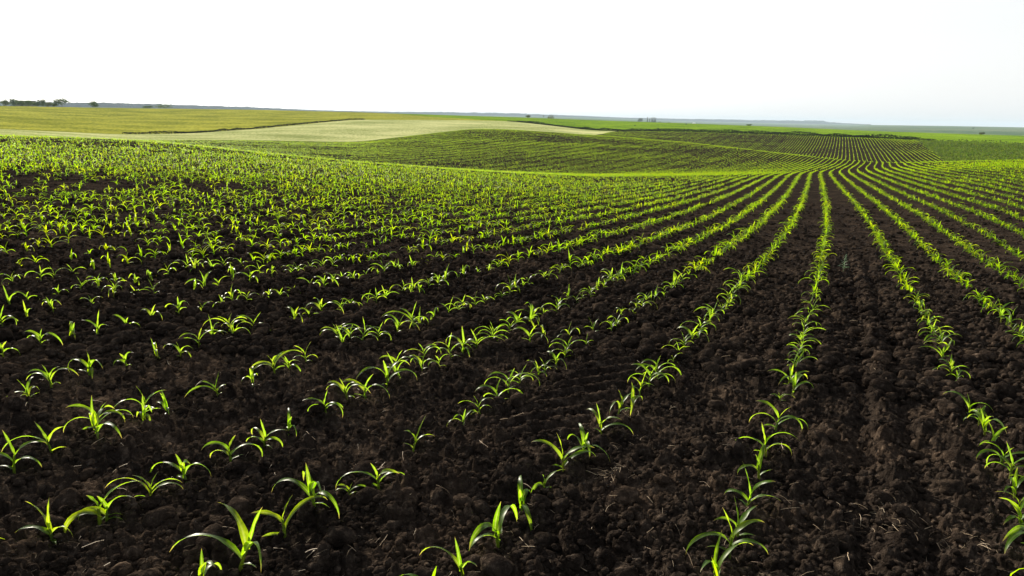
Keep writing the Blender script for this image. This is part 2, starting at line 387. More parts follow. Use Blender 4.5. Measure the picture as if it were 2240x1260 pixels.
for k, (nm, m_) in enumerate([('ground', M_soil), ('pale_field', M_pale), ('weedy_slope', M_weedy), ('yellow_field', M_yel), ('green_field', M_grn), ('far_land', M_far)]):
    f = F[REG == k]; idx, inv = np.unique(f, return_inverse=True)
    tag(new_obj(nm, V[idx], [inv.reshape(-1, 4)], m_), kind='structure')

# ------------------------------------------------------------ maize seedlings
def leaf_geo(az, base, L, W, el0, droop, twist, ns, nw, wav=0, rg=None):
    s = np.linspace(0, 1, ns + 1)
    el = el0 - droop * s ** 1.25
    ds = L / ns
    hx = np.concatenate([[0], np.cumsum(np.cos(.5 * (el[1:] + el[:-1])) * ds)]); hz = np.concatenate([[0], np.cumsum(np.sin(.5 * (el[1:] + el[:-1])) * ds)])
    side_bend = .12 * L * s ** 2 * (rg.uniform(-1, 1) if rg is not None else 0)
    d = np.array([math.cos(az), math.sin(az), 0]); sd_ = np.array([-math.sin(az), math.cos(az), 0])
    c = np.array(base)[None] + hx[:, None] * d + side_bend[:, None] * sd_; c[:, 2] += hz
    wd = W * np.clip(s + .06, 0, 1) ** .20 * (1 - s ** 1.6) ** .85 * 1.05; wd[-1] = W * .02
    up = np.stack([-np.sin(el)[:, None] * d[None], ][0:1])[0] + np.cos(el)[:, None] * np.array([0, 0, 1.])
    tw = twist * s
    sv = np.cos(tw)[:, None] * sd_ + np.sin(tw)[:, None] * up
    nv = -np.sin(tw)[:, None] * sd_ + np.cos(tw)[:, None] * up
    cols = []
    for q in np.linspace(-1, 1, nw + 1):
        fold = abs(q) * .42 * wd * (1 - .5 * s)
        wv = wav * wd * abs(q) * np.sin(s * 14 + q * 1.5) if wav else 0
        cols.append(c + sv * (q * wd / 2)[:, None] + nv * (fold * .5 + wv)[:, None])
    v = np.stack(cols, 1).reshape(-1, 3)
    return v, grid_faces(ns + 1, nw + 1)
def stem_geo(h, r0, r1, lean, n=6, ns=3):
    s = np.linspace(0, 1, ns + 1); a = np.arange(n) * 2 * math.pi / n
    R = r0 + (r1 - r0) * s
    v = np.stack([np.stack([np.cos(a) * R[i] + lean[0] * s[i] ** 2, np.sin(a) * R[i] + lean[1] * s[i] ** 2, np.full(n, -.012 + (h + .012) * s[i])], 1) for i in range(ns + 1)]).reshape(-1, 3)
    return v, grid_faces(ns + 1, n, True)
def variant(seed, lod):
    rg = np.random.default_rng(seed)
    n = int(rg.choice([4, 5, 5, 6, 6])); parts = []
    h = rg.uniform(.045, .07); az0 = 0.0; lean = rg.uniform(-.012, .012, 2)
    ns, nw = {0: (11, 2), 1: (7, 2), 2: (4, 1), 3: (3, 1)}[lod]
    wide = {0: 1.28, 1: 1.3, 2: 1.6, 3: 1.6}[lod]
    if lod < 2: parts.append(('stem', stem_geo(h, rg.uniform(.0042, .0058), .0034, lean, 6 if lod == 0 else 4)))
    for i in range(n):
        q = i / (n - 1)
        az = az0 + (math.pi if i % 2 else 0) + rg.uniform(-.5, .5)
        if i == n - 1:
            L = rg.uniform(.05, .12); el = rad(rg.uniform(70, 86)); dr = rad(rg.uniform(0, 35)); W = rg.uniform(.009, .014)
        elif i == n - 2:
            L = rg.uniform(.10, .16); el = rad(rg.uniform(62, 80)); dr = rad(rg.uniform(60, 140)); W = rg.uniform(.015, .021)
        elif i == 0:
            L = rg.uniform(.045, .07); el = rad(rg.uniform(25, 50)); dr = rad(rg.uniform(40, 90)); W = rg.uniform(.009, .012)
        else:
            L = rg.uniform(.10, .21); el = rad(rg.uniform(52, 74)); dr = rad(rg.uniform(100, 175)); W = rg.uniform(.013, .019)
        b = (lean[0] * (.3 + .7 * q) ** 2, lean[1] * (.3 + .7 * q) ** 2, h * (.25 + .75 * q))
        tws = rg.uniform(-1.1, 1.1)
        if lod >= 3 and i == 0: continue
        parts.append(('leaf', leaf_geo(az, b, L, W * wide, el, dr, tws, ns, nw, .10 if lod < 2 else 0, rg if lod < 9 else None)))
    return n, parts
NV = 18
VAR0 = [variant(100 + i, 0) for i in range(NV)]
def merge(parts):
    vs = []; fs = []; o = 0
    for _, (v, f) in parts: vs.append(v); fs.append(f + o); o += len(v)
    return np.concatenate(vs), np.concatenate(fs)
VARM = {l: [merge(variant(100 + i, l)[1]) for i in range(NV)] for l in (1, 2, 3)}

# --- plants traced near the camera: image position of each stem base
TRACED = """28,1016 112,975 213,944 314,910 366,887 112,1160,1.05 215,1122,1.25 230,1118,1 325,1075 406,1037,1.15 503,993 576,956,.85 631,936 688,1113,1.1 623,1159
522,1229,1.15 435,1276 1012,917,.8 1050,897,.8 903,977 828,1050,1.1 762,1065,.6 1143,1100 1090,1175,1.15 1188,1058 1232,1018,.9 1015,1248 1273,980 1316,943 1352,912 1382,886
1696,934 1676,996,1.1 1636,1105,1.1 1660,1050 1595,1217,1.2 1615,1161,1.1 1568,1268,1.1 2122,895 2144,917 2157,938 2169,966 2212,1034,1.1 2223,1071,1.1 2190,1000 2232,1105 2238,1130
15,552 58,546 84,537 114,539 150,530 196,556 155,561 233,547 251,547 324,532 350,530 371,551 339,560 310,567 279,571 241,579 205,586 157,594 122,602 88,606 79,576 44,579
26,614 407,587 434,580 369,596 329,604 294,615 254,615 215,625 177,635 204,666 249,650 299,644 338,637 129,644 117,679 62,655 60,691 22,667 4,704 332,695 281,712 391,682
151,736,1.1 214,731 90,752,1.1 275,790 345,772,1.15 395,770 194,810,1.15 465,735 504,722 6,771 313,890,1.1 208,925 62,860,.9
870,800 930,775 740,742,.95 765,735 1160,745 1190,735 1240,760 1245,735 1300,720""".split()
pts = []
for t in TRACED:
    q = [float(a) for a in t.split(',')]; X_, Y_ = unproj(q[0], q[1]); pts.append((float(X_), float(Y_), q[2] if len(q) > 2 else 1.0))
pts = np.array(pts)
pu, pv = uv(pts[:, 0], pts[:, 1]); prow = pu - gshift(pv)
# --- seed rows
row_u = {0: 0.0, 1: .98, 2: 1.66, -1: -.75, -2: -1.40, -3: -2.03, -4: -2.70, -5: -3.50, -6: -4.28}
for k in range(3, 420): row_u[k] = row_u[k - 1] + .72
for k in range(-7, -520, -1): row_u[k] = row_u[k + 1] - .72
rowids = np.array(sorted(row_u)); rowus = np.array([row_u[k] for k in rowids])
cand = []
PHL, PHR = rad(-43), rad(44)
for k, u0 in zip(rowids, rowus):
    for (v0, v1, st) in ((-8, 150, .172), (150, 330, .36)):
        n = int((v1 - v0) / st)
        v = v0 + (np.arange(n) + rng.uniform(-.3, .3, n)) * st
        uu = u0 + (.35 + .72 * k - u0) * sm(v, 15, 50) + rng.normal(0, .016, n)
        x, y = xy(uu, v); r = np.hypot(x, y); p = np.arctan2(x, y)
        ok = (((p > PHL) & (p < PHR)) | ((r < 40) & (np.abs(p) < rad(64)))) & (r > 1.0) & (r < 300)
        if ok.any(): cand.append(np.stack([x[ok], y[ok], np.full(ok.sum(), k)], 1))
cand = np.concatenate(cand)
r = np.hypot(cand[:, 0], cand[:, 1]); p = np.arctan2(cand[:, 0], cand[:, 1])
ok = region(r, p) == 0
edge = np.where(p < fpx(1284), rk(4, p), rk(7, p)); ok &= r < edge * .985
gap = rng.random(len(r)) < np.where(r < 14, .10, .05)          # failed seeds
ok &= ~gap
# weaker stand on eroded patches
pn = fbm(cand[:, 0] / 9, cand[:, 1] / 9, 31, 3)
ok &= ~((r > 18) & (pn < -.14) & (rng.random(len(r)) < .5))
pn2 = fbm(cand[:, 0] / 26, cand[:, 1] / 14, 37, 3); ok &= ~((r > 75) & (rng.random(len(r)) < sm(pn2, .0, -.2) * .45))
ok &= ~((r > 84) & (p < fpx(1720)) & np.isin(cand[:, 2].astype(int) % 5, (0, 1)) & (rng.random(len(r)) < .52 * sm(r, 84, 100)))   # gaps between planter passes
ok &= ~((r > 44) & (r < 92) & (p < fpx(1150)) & (rng.random(len(r)) < .6 * sm(p, fpx(1150), fpx(800))))
cand, r, p = cand[ok], r[ok], p[ok]
gz = ground(cand[:, 0], cand[:, 1])
px, py, f = project(cand[:, 0], cand[:, 1], gz)
intr = ((px < 400) & (py > 520) & (py < 815)) | ((px < 640) & (py > 860)) | ((px >= 600) & (px < 1400) & (py > 895)) | ((px >= 1400) & (py > 870))
intr &= (px > -10) & (px < 2245) & (py < 1275)
near = np.zeros(len(cand), bool); ni = np.where(r < 12)[0]
d = np.hypot(cand[ni, 0][:, None] - pts[None, :, 0], cand[ni, 1][:, None] - pts[None, :, 1]).min(1); near[ni] = d < .115
keep = ~(intr | near); cand = cand[keep]
tr_row = rowids[np.abs(prow[:, None] - rowus[None]).argmin(1)]
allp = np.concatenate([np.stack([pts[:, 0], pts[:, 1], tr_row, pts[:, 2]], 1),
                       np.column_stack([cand, np.clip(rng.normal(.95, .19, len(cand)), .45, 1.3)])])
x, y = allp[:, 0], allp[:, 1]; r = np.hypot(x, y); z = ground(x, y)
nr = r < 15; z = z + np.where(nr, 0, .05 * fbm(x * .9, y * .9, 5, 2) * sm(r, 90, 40) - .035)
z[nr] += soil(x[nr], y[nr]); z -= .006
far_ = r > 110; z[far_] += (fbm(x / 25, y / 25, 12, 3) * sm(r, 110, 240) * .20)[far_]
rot = rng.uniform(0, 2 * math.pi, len(x)); rot = np.where(rng.random(len(x)) < .6, rng.normal(0, .45, len(x)) + np.where(rng.random(len(x)) < .5, math.pi, 0), rot)
rot = np.where(r > 60, rad(65.5) + rng.normal(0, .35, len(x)), rot)
scl = allp[:, 3] * np.where((np.arange(len(x)) < len(pts)), rng.uniform(.78, 1.08, len(x)), 1) * np.interp(r, [2.5, 5, 20, 60, 95, 120], [1.15, 1.1, 1.14, 1.2, 1.18, 1.25]) * np.where(r > 40, .82 + .36 * vnoise(x / 3.2, y / 3.2, 93), 1); var = rng.integers(0, NV, len(x))
px, py, f = project(x, y, z)
inview = (px > -25) & (px < 2265) & (py < 1310) & (f > 0)
order = np.argsort(np.where(inview, r, 1e9))[:300]
isind = np.zeros(len(x), bool); isind[order] = True
# meshes of the individual variants
VM = []
for n, parts in VAR0:
    L_ = []
    for nm, (v, fc) in parts:
        nn = len(v) // 3; at_ = None if nm == 'stem' else {'along': np.repeat(np.linspace(0, 1, nn), 3), 'rib': np.tile([0, 1, 0], nn)}
        o = new_obj(nm, v, [fc], M_stem if nm == 'stem' else M_leaf, link=False, attrs=at_); L_.append((nm, o.data)); bpy.data.objects.remove(o)
    VM.append((n, L_))
NUM = {4: 'four', 5: 'five', 6: 'six'}
ORD = ['first', 'second', 'third', 'fourth', 'fifth', 'sixth', 'seventh', 'eighth', 'ninth', 'tenth', 'eleventh', 'twelfth']
def ordn(i):
    if i < 12: return ORD[i]
    i += 1; return f"{i}{'th' if 10 < i % 100 < 14 else {1: 'st', 2: 'nd', 3: 'rd'}.get(i % 10, 'th')}"
rows_ind = {}
for i in order: rows_ind.setdefault(int(allp[i, 2]), []).append(i)
for k, L_ in rows_ind.items():
    L_.sort(key=lambda i: uv(x[i], y[i])[1])
    for c, i in enumerate(L_):
        nl = VM[var[i]][0]
        size = 'tall' if scl[i] > 1.2 else 'small' if scl[i] < .93 else 'middling'
        rown = 'the near-vertical row' if k == 0 else f"{ordn(abs(k) - 1)} row {'right' if k > 0 else 'left'} of near-vertical row"
        e = empty('maize_seedling', (x[i], y[i], z[i]))
        e.rotation_euler = (rng.normal(0, .08), rng.normal(0, .08), rot[i]); e.scale = (scl[i],) * 3
        tag(e, f"{size} {NUM[nl]}-leaved maize seedling, {ordn(c)} from frame edge, {rown}", 'maize plant', 'young maize plants in rows on dark soil')
        for nm, me in VM[var[i]][1]:
            o = bpy.data.objects.new(nm, me); sc.collection.objects.link(o); o.parent = e
rest = np.where(~isind)[0]
VS = []; FS = []; TS = []; off = 0
for lod, lo, hi in ((1, 0, 26), (2, 26, 70), (3, 70, 400)):
    s_ = rest[(r[rest] >= lo) & (r[rest] < hi)]
    for vi in range(NV):
        q = s_[var[s_] == vi]
        if not len(q): continue
        v, fc = VARM[lod][vi]
        c, s = np.cos(rot[q]), np.sin(rot[q]); k = scl[q] * np.where(r[q] > 150, 1.25, 1.0)
        X_ = (v[None, :, 0] * c[:, None] - v[None, :, 1] * s[:, None]) * k[:, None] + x[q][:, None]
        Y_ = (v[None, :, 0] * s[:, None] + v[None, :, 1] * c[:, None]) * k[:, None] + y[q][:, None]
        Z_ = v[None, :, 2] * (k * np.interp(r[q], [60, 105], [1, .8]))[:, None] + z[q][:, None]
        VS.append(np.stack([X_, Y_, Z_], -1).reshape(-1, 3).astype(np.float32))
        FS.append((fc[None] + (np.arange(len(q)) * len(v))[:, None, None] + off).reshape(-1, 4)); off += len(q) * len(v)
        TS.append(np.repeat(rng.random(len(q)), len(v)))
print('plants', len(x), 'verts', off)
o = new_obj('maize_rows', np.concatenate(VS), [np.concatenate(FS)], M_rows, attrs={'tint': np.concatenate(TS)})
tag(o, 'countless young green maize plants in long rows over the rolling dark fields', 'maize', kind='stuff')

# ------------------------------------------------------------ loose clods and straw
def ico(sub):
    import bmesh
    bm = bmesh.new(); bmesh.ops.create_icosphere(bm, subdivisions=sub, radius=1)
    v = np.array([q.co[:] for q in bm.verts]); f_ = np.array([[w_.index for w_ in q.verts] for q in bm.faces]); bm.free(); return v, f_
iv, if_ = ico(3); iv2, if2 = ico(2)
def rock(v, seed, amp=.55):
    w_ = v.copy(); d = 1 + amp * fbm(v[:, 0] * 1.3 + seed * 7.1 + v[:, 2], v[:, 1] * 1.3 + v[:, 2] * 1.7, seed, 3) + amp * .6 * fbm(v[:, 0] * 3.5 + seed, v[:, 2] * 3.5 + v[:, 1] * 2, seed + 5, 2)
    return w_ * d[:, None] * np.array([1, .8, .62])
def scatter(name, variants, X, Y, Z, S_, m_, tint=None):
    vs = []; fs = []; off = 0; vi = rng.integers(0, len(variants), len(X))
    for k, (v, fc) in enumerate(variants):
        q = np.where(vi == k)[0]
        if not len(q): continue
        a = rng.uniform(0, 6.28, len(q)); c, s = np.cos(a), np.sin(a)
        tl = rng.normal(0, .3, len(q)); ct, st = np.cos(tl), np.sin(tl)
        x0 = v[None, :, 0] * ct[:, None] - v[None, :, 2] * st[:, None]; z0 = v[None, :, 0] * st[:, None] + v[None, :, 2] * ct[:, None]; y0 = v[None, :, 1]
        sc_ = S_[q][:, None]
        vs.append(np.stack([(x0 * c[:, None] - y0 * s[:, None]) * sc_ + X[q][:, None], (x0 * s[:, None] + y0 * c[:, None]) * sc_ + Y[q][:, None], z0 * sc_ + Z[q][:, None]], -1).reshape(-1, 3))
        fs.append((fc[None] + (np.arange(len(q)) * len(v))[:, None, None] + off).reshape(-1, fc.shape[1])); off += len(q) * len(v)
    return new_obj(name, np.concatenate(vs), [np.concatenate(fs)], m_)
def polar_pts(n, r0, r1, pw=1.0):
    k = rng.uniform(1 / r1, 1 / r0, n) if pw else 0; rr = 1 / k; pp = rng.uniform(rad(-50), rad(50), n)
    return rr * np.sin(pp), rr * np.cos(pp)
nb, nsml = 3600, 16000
Xb, Yb = polar_pts(nb, 1.1, 7); Xs, Ys = polar_pts(nsml, 1.1, 9)
Sb = np.clip(.010 * rng.pareto(2.2, nb) + .012, 0, .055)
Ss = rng.uniform(.004, .014, nsml) * (1 + np.hypot(Xs, Ys) * .12)
def onsoil(X, Y): return ground(X, Y) + soil(X, Y)
Xm, Ym = polar_pts(24000, 4.5, 26); Sm = np.clip(.014 * rng.pareto(2.4, 24000) + .013 + .0008 * np.hypot(Xm, Ym), 0, .07)
R1 = [(rock(iv, s_), if_) for s_ in range(6)]; R2_ = [(rock(iv2, s_ + 20), if2) for s_ in range(5)]
tag(scatter('soil_clods', R1, Xb, Yb, onsoil(Xb, Yb) + Sb * .15, Sb, M_soil), 'loose dark lumps of tilled soil between the rows', 'soil clods', kind='stuff')
tag(scatter('soil_crumbs', R2_, Xs, Ys, onsoil(Xs, Ys) + Ss * .2, Ss, M_soil), 'small dark crumbs of soil scattered over the field', 'soil crumbs', kind='stuff')
tag(scatter('soil_clods', R2_, Xm, Ym, onsoil(Xm, Ym) + Sm * .2, Sm, M_soil), 'dark lumps of tilled soil farther out in the field', 'soil clods', kind='stuff')
M_straw, n_, out_ = mat('straw')
p_ = n_.nodes.new('ShaderNodeBsdfPrincipled'); p_.inputs['Roughness'].default_value = .6
n_.links.new(ramp(n_, noise(n_, 9, 2, .5, n_.nodes.new('ShaderNodeNewGeometry').outputs['Position']), [(.35, (.16, .10, .055)), (.5, (.34, .25, .15)), (.7, (.55, .45, .32))]), p_.inputs['Base Color']); n_.links.new(p_.outputs[0], out_.inputs[0])
def straw(seed):
    rg = np.random.default_rng(seed); s = np.linspace(-.5, .5, 7); b = rg.uniform(-.35, .35); k = rg.uniform(-.25, .25)
    c = np.stack([s, b * s * s + .015 * np.sin(s * 9 + seed), .12 * (1 - 4 * s * s) * rg.random() + k * s * .4], 1); a = np.arange(3) * 2.094
    rr = .013 * rg.uniform(.6, 1.5)
    v = np.stack([c + np.stack([np.zeros(7), np.full(7, math.cos(q) * rr), np.full(7, math.sin(q) * rr)], 1) for q in a], 1).reshape(-1, 3)
    return v, grid_faces(7, 3, True)
ST = [straw(i) for i in range(10)]
ns_ = 2300; Xq, Yq = polar_pts(ns_, 1.2, 12); Sq = (.012 + .06 * rng.random(ns_) ** 2.2) * (1 + .04 * np.hypot(Xq, Yq))  # real straw, plus many tiny pale bits painting sunlit glints on the soil
tag(scatter('straw_and_glints', ST, Xq, Yq, onsoil(Xq, Yq) + .006, Sq, M_straw), 'pale bits of straw and old stalk, some standing in for sunlit glints', 'straw', kind='stuff')
# tufts of dead roots by the right-hand rows
for (a_, b_, w_) in ((1915, 1120, .16), (2080, 1165, .15), (1345, 1025, .09), (800, 1010, .07)):
    X0, Y0 = unproj(a_, b_); nn = 46; Xq = X0 + rng.normal(0, w_ * .5, nn); Yq = Y0 + rng.normal(0, w_ * .4, nn)
    if a_ == 1915: accX, accY = [], []
    accX.append(Xq); accY.append(Yq)
Xq = np.concatenate(accX); Yq = np.concatenate(accY)
tag(scatter('root_litter', ST, Xq, Yq, onsoil(Xq, Yq) + .01, rng.uniform(.02, .06, len(Xq)), M_straw), 'tangled tan roots of last year lying on the soil', 'roots', kind='stuff')

# weeds covering the slope at the right
nw_ = 60000; pw_ = rng.uniform(fpx(1990), rad(46), nw_); rw_ = np.exp(rng.uniform(math.log(105), math.log(245), nw_)); q = region(rw_, pw_) == 2; pw_, rw_ = pw_[q], rw_[q]
Xw = rw_ * np.sin(pw_); Yw = rw_ * np.cos(pw_); hw = .12 + .5 * np.clip(fbm(Xw / 5, Yw / 5, 61, 4) + .35, 0, 1); Zw = ground(Xw, Yw) + rng.random(len(Xw)) * hw + fbm(Xw / 25, Yw / 25, 12, 3) * sm(rw_, 110, 240) * .20
a = rng.normal(0, 1, (len(Xw), 3)); a /= np.linalg.norm(a, axis=1)[:, None]; b = np.cross(a, rng.normal(0, 1, a.shape)); b /= np.linalg.norm(b, axis=1)[:, None]; c = np.stack([Xw, Yw, Zw], 1); sz = (rng.uniform(.08, .22, len(Xw)))[:, None]
v = np.stack([c - a * sz, c - b * sz * .5, c + a * sz, c + b * sz * .5], 1).reshape(-1, 3)
M_slope = leaf_mat('slope_weed_leaf', (.05, .085, .015), (.14, .22, .02), .4, .8, spec=.1)
tag(new_obj('weeds', v, [np.arange(len(v)).reshape(-1, 4)], M_slope, smooth=False, attrs={'tint': np.repeat(rng.random(len(Xw)), 4)}), 'patchy green weeds covering the slope at right beyond the rows', 'weeds', kind='stuff')

# ------------------------------------------------------------ grey-green weed between rows
X0, Y0 = unproj(1845, 590); X0, Y0 = float(X0), float(Y0)
e = empty('weed_plant', (X0, Y0, float(onsoil(np.array([X0]), np.array([Y0]))[0])))
tag(e, 'upright grey-green feathery weed standing alone on bare soil right of the near-vertical row', 'weed')
v, fc = stem_geo(.21, .004, .002, (.01, 0), 6, 6); new_obj('stem', v, [fc], M_weed, e)
for i in range(22):
    q = i / 21; a = i * 2.4; v, fc = leaf_geo(a, (.01 * q * q, 0, .02 + .19 * q), .095 * (1 - .72 * q), .017 * (1 - .4 * q), rad(35 + 30 * q), rad(50), rng.uniform(-.4, .4), 7, 2, .5)
    new_obj('leaf', v, [fc], M_weed, e)

# ------------------------------------------------------------ bushes, trees
def place(px_, r_):
    ph = fpx(px_); X = r_ * math.sin(ph); Y = r_ * math.cos(ph); return X, Y, float(ground(np.array([X]), np.array([Y]))[0])
def crown_mesh(lobes, n, leaf):
    """lobes: (cx,cz,cy,rx,ry,rz); leaf quads spread through the lobes' volume"""
    vs = []
    wts = np.array([l[3] * l[4] * l[5] for l in lobes]) ** .8; wts /= wts.sum()
    li = rng.choice(len(lobes), n, p=wts); L_ = np.array(lobes)[li]
    d = rng.normal(0, 1, (n, 3)); d /= np.linalg.norm(d, axis=1)[:, None]; rr = rng.uniform(.25, 1, n) ** .45
    rr *= 1 + .25 * rng.normal(0, .5, n)
    c = np.stack([L_[:, 0], L_[:, 1], L_[:, 2]], 1) + d * rr[:, None] * L_[:, 3:6]
    a = rng.normal(0, 1, (n, 3)); a /= np.linalg.norm(a, axis=1)[:, None]; b = np.cross(a, rng.normal(0, 1, (n, 3))); b /= np.linalg.norm(b, axis=1)[:, None]
    s = (leaf * rng.uniform(.6, 1.4, n))[:, None]
    v = np.stack([c - a * s, c - b * s * .6, c + a * s, c + b * s * .6], 1); v[..., 2] = np.maximum(v[..., 2], .02)
    return v.reshape(-1, 3), np.arange(4 * n).reshape(-1, 4)
M_bark, n_, out_ = mat('bark'); p_ = n_.nodes.new('ShaderNodeBsdfPrincipled'); p_.inputs['Roughness'].default_value = .9
n_.links.new(ramp(n_, noise(n_, 3, 4), [(.3, (.05, .035, .025)), (.7, (.12, .09, .07))]), p_.inputs['Base Color']); n_.links.new(p_.outputs[0], out_.inputs[0])
def limb(p0, p1, r0, r1, n=6):
    p0, p1 = np.array(p0, float), np.array(p1, float); d = p1 - p0; d /= np.linalg.norm(d)
    a = np.cross(d, [0.3, .9, .1]); a /= np.linalg.norm(a); b = np.cross(d, a); t = np.arange(n) * 2 * math.pi / n
    v = [p + (np.cos(q) * a + np.sin(q) * b) * rr for s, rr in ((0, r0), (.5, (r0 + r1) / 2), (1, r1)) for p in [p0 + (p1 - p0) * s] for q in t]
    return np.array(v), grid_faces(3, n, True)
def tree(name, label, cat, px_, r_, w, h, kind='bush', group=None, leafm=None, n=900, base=.0):
    X, Y, Z = place(px_, r_); e = empty(name, (X, Y, Z - .1 + base)); tag(e, label, cat, group)
    lobes = []
    tr = h * (.0 if kind == 'bush' else .18)
    if kind == 'poplar': lobes = [(rng.normal(0, .05 * w), rng.normal(0, .05 * w), h * (.15 + .8 * q), w * .5 * (1 - .75 * q) + .2, w * .5 * (1 - .75 * q) + .2, h * .14) for q in np.linspace(0, 1, 7)]
    elif kind == 'dome': lobes = [(0, 0, h * .25, w * .46, w * .4, h * .72)] + [(rng.uniform(-.3, .3) * w, rng.uniform(-.3, .3) * w, h * .20, w * .2, w * .2, h * .20) for _ in range(5)]
    else:
        for _ in range(10):
            q = rng.random(); lobes.append((rng.uniform(-.36, .36) * w, rng.uniform(-.3, .3) * w, tr + (h - tr) * rng.uniform(.2, .82), w * rng.uniform(.14, .26), w * rng.uniform(.14, .26), (h - tr) * rng.uniform(.15, .26)))
        lobes.append((0, 0, tr + (h - tr) * .45, w * .36, w * .33, (h - tr) * .42))
    v, fc = crown_mesh(lobes, n, max(.22, h * .05)); new_obj('crown', v, [fc], leafm or M_bush, e, smooth=False)
    parts = [limb((0, 0, -.3), (0, 0, h * .5), .05 * h ** .5 + .05, .05)]
    for _ in range(4):
        a = rng.uniform(0, 6.28); parts.append(limb((0, 0, h * .2), (math.cos(a) * w * .3, math.sin(a) * w * .3, h * .6), .08, .03))
    v, fc = merge([('', q) for q in parts]); new_obj('trunk', v, [fc], M_bark, e)
    return e
G1 = 'bushes and trees on the yellow field crest'
sc1 = lambda a, r_: a * r_ / 1500
for px_, w, h, kd, lb in ((24, 13, 10.5, 'bush', 'ragged low bush, leftmost of the clump on the yellow-green crest'),
                          (43, 17, 12, 'bush', 'rounded bush just left of the flat-roofed building on the crest'),
                          (59, 13, 8.5, 'bush', 'dense bush covering the left end of the flat-roofed building'),
                          (72, 17, 9.5, 'bush', 'wide dense bush covering the right end of the flat-roofed building'),
                          (91, 11, 7.5, 'bush', 'small low bush right beside the flat-roofed building'),
                          (103, 15, 12, 'bush', 'taller two-topped bush midway between building and biggest round tree'),
                          (115, 12, 8.5, 'bush', 'medium bush adjoining the two-topped bush on its right'),
                          (127, 12, 6.5, 'bush', 'low bush filling the gap left of the biggest round tree'),
                          (145, 22, 14.5, 'tree', 'biggest round dark tree at the right end of the crest clump'),
                          (215, 20, 11.5, 'bush', 'lone dark bush standing apart between the clump and the low bushes'),
                          (330, 19, 4.5, 'bush', 'flat green bush hugging the yellow crest line'),
                          (367, 25, 8, 'bush', 'dark spreading bush, rightmost on the yellow-green crest')):
    r_ = float(rk(10, np.array([fpx(px_)]))[0]) * .99
    tree('tree' if kd == 'tree' else 'bush', lb, kd, px_, r_, sc1(w * 1.1, r_), sc1(h * 1.15, r_), kd, G1)
for px_, w, h, kd, lb in ((1154, 12, 6.5, 'bush', 'pale ragged bush on the left end of the bright green crest'),
                          (1204, 17, 8, 'dome', 'dark dome-shaped bush on the bright green crest'),
                          (1636, 11, 3.5, 'bush', 'small dark bush on the bright green crest right of the poplars'),
                          (2146, 11, 4.5, 'bush', 'small dark bush on the bright green crest near the right edge')):
    r_ = float(rk(10, np.array([fpx(px_)]))[0]) * .99
    tree('bush', lb, 'bush', px_, r_, sc1(w, r_), sc1(h, r_), kd, 'bushes on the bright green crest')
# small dark shrubs in the green field
for px_, q, w, h, lb in ((1387, .55, 4, 2.2, 'tiny dark shrub in the bright green field below the hazy round tree'), (1438, .35, 4.5, 1.6, 'tiny dark shrub low in the bright green field below the poplars'), (1499, .8, 3, 2, 'tiny dark shrub high in the bright green field below the white house')):
    p0 = np.array([fpx(px_)]); r_ = float(np.exp((1 - q) * np.log(rk(7, p0)) + q * np.log(rk(10, p0)))[0])
    tree('shrub', lb, 'shrub', px_, r_, sc1(w, r_), sc1(h, r_), 'bush', n=250)
# hazy trees far away
GP = 'hazy poplars on the horizon'
tree('tree', 'round hazy tree left of the row of poplars', 'tree', 1398, 2400, sc1(11, 2400), sc1(11, 2400) , 'tree', n=900)
PL = ['leftmost', 'second', 'third', 'fourth', 'fifth', 'rightmost']
for i, (px_, h) in enumerate(((1414, 13), (1419, 11.5), (1423.5, 12), (1426, 12.5), (1429, 12), (1431.5, 11.5))):
    tree('poplar_tree', f'{PL[i]} of the six slim hazy poplars on the horizon' if i in (0, 5) else f'{PL[i]} poplar from the left in the hazy row of six on the horizon', 'poplar', px_, 2400, sc1(2.6, 2400), sc1(h, 2400), 'poplar', GP, n=400)
for px_, w, h, r_, lb in ((1441, 6, 6, 2300, 'low hazy tree just right of the poplars'), (1461, 8, 5.5, 2300, 'wide hazy tree between poplars and white house'), (1873, 6, 3.2, 1900, 'small hazy tree above the far hillside rows'), (2126, 7, 4.5, 2860, 'peaked hazy tree on the far green horizon near the right edge'), (1188, 3, 9, 3400, 'slender hazy treetop rising above the forest between the two crest bushes')):
    tree('tree', lb, 'tree', px_, r_, sc1(w, r_), sc1(h, r_), 'tree', n=350)

# ------------------------------------------------------------ hedges along the field boundary
def hedge(off_r, x0, x1, hgt, wid, dens, m_, name, label, cat, gapn=0.0):
    ps = np.linspace(fpx(x0), fpx(x1), 500); rr = rk(7, ps) * 1.0 + off_r(ps); X = rr * np.sin(ps); Y = rr * np.cos(ps)
    L_ = np.concatenate([[0], np.cumsum(np.hypot(np.diff(X), np.diff(Y)))]); n = int(L_[-1] * dens); s = rng.uniform(0, L_[-1], n)
    hx = np.interp(s, L_, X) + rng.normal(0, wid * .20, n); hy = np.interp(s, L_, Y) + rng.normal(0, wid * .20, n)
    hh = hgt * (.55 + .9 * vnoise(s / 6, s * 0, 77)) * (1 + gapn * fbm(s / 3, s * 0, 78, 3)); hz = ground(hx, hy) + rng.random(n) ** .8 * hh
    a = rng.normal(0, 1, (n, 3)); a /= np.linalg.norm(a, axis=1)[:, None]; b = np.cross(a, rng.normal(0, 1, (n, 3))); b /= np.linalg.norm(b, axis=1)[:, None]
    c = np.stack([hx, hy, hz], 1); sz = rng.uniform(.10, .22, n)[:, None]
    v = np.stack([c - a * sz, c - b * sz * .7, c + a * sz, c + b * sz * .7], 1).reshape(-1, 3)
    tag(new_obj(name, v, [np.arange(4 * n).reshape(-1, 4)], m_, smooth=False), label, cat)
hedge(lambda p: 0 * p, 270, 800, .65, 1.2, 34, M_hedge_shade, 'hedgerow', 'dark hedge line between the yellow-green field and the pale wheat field', 'hedge')
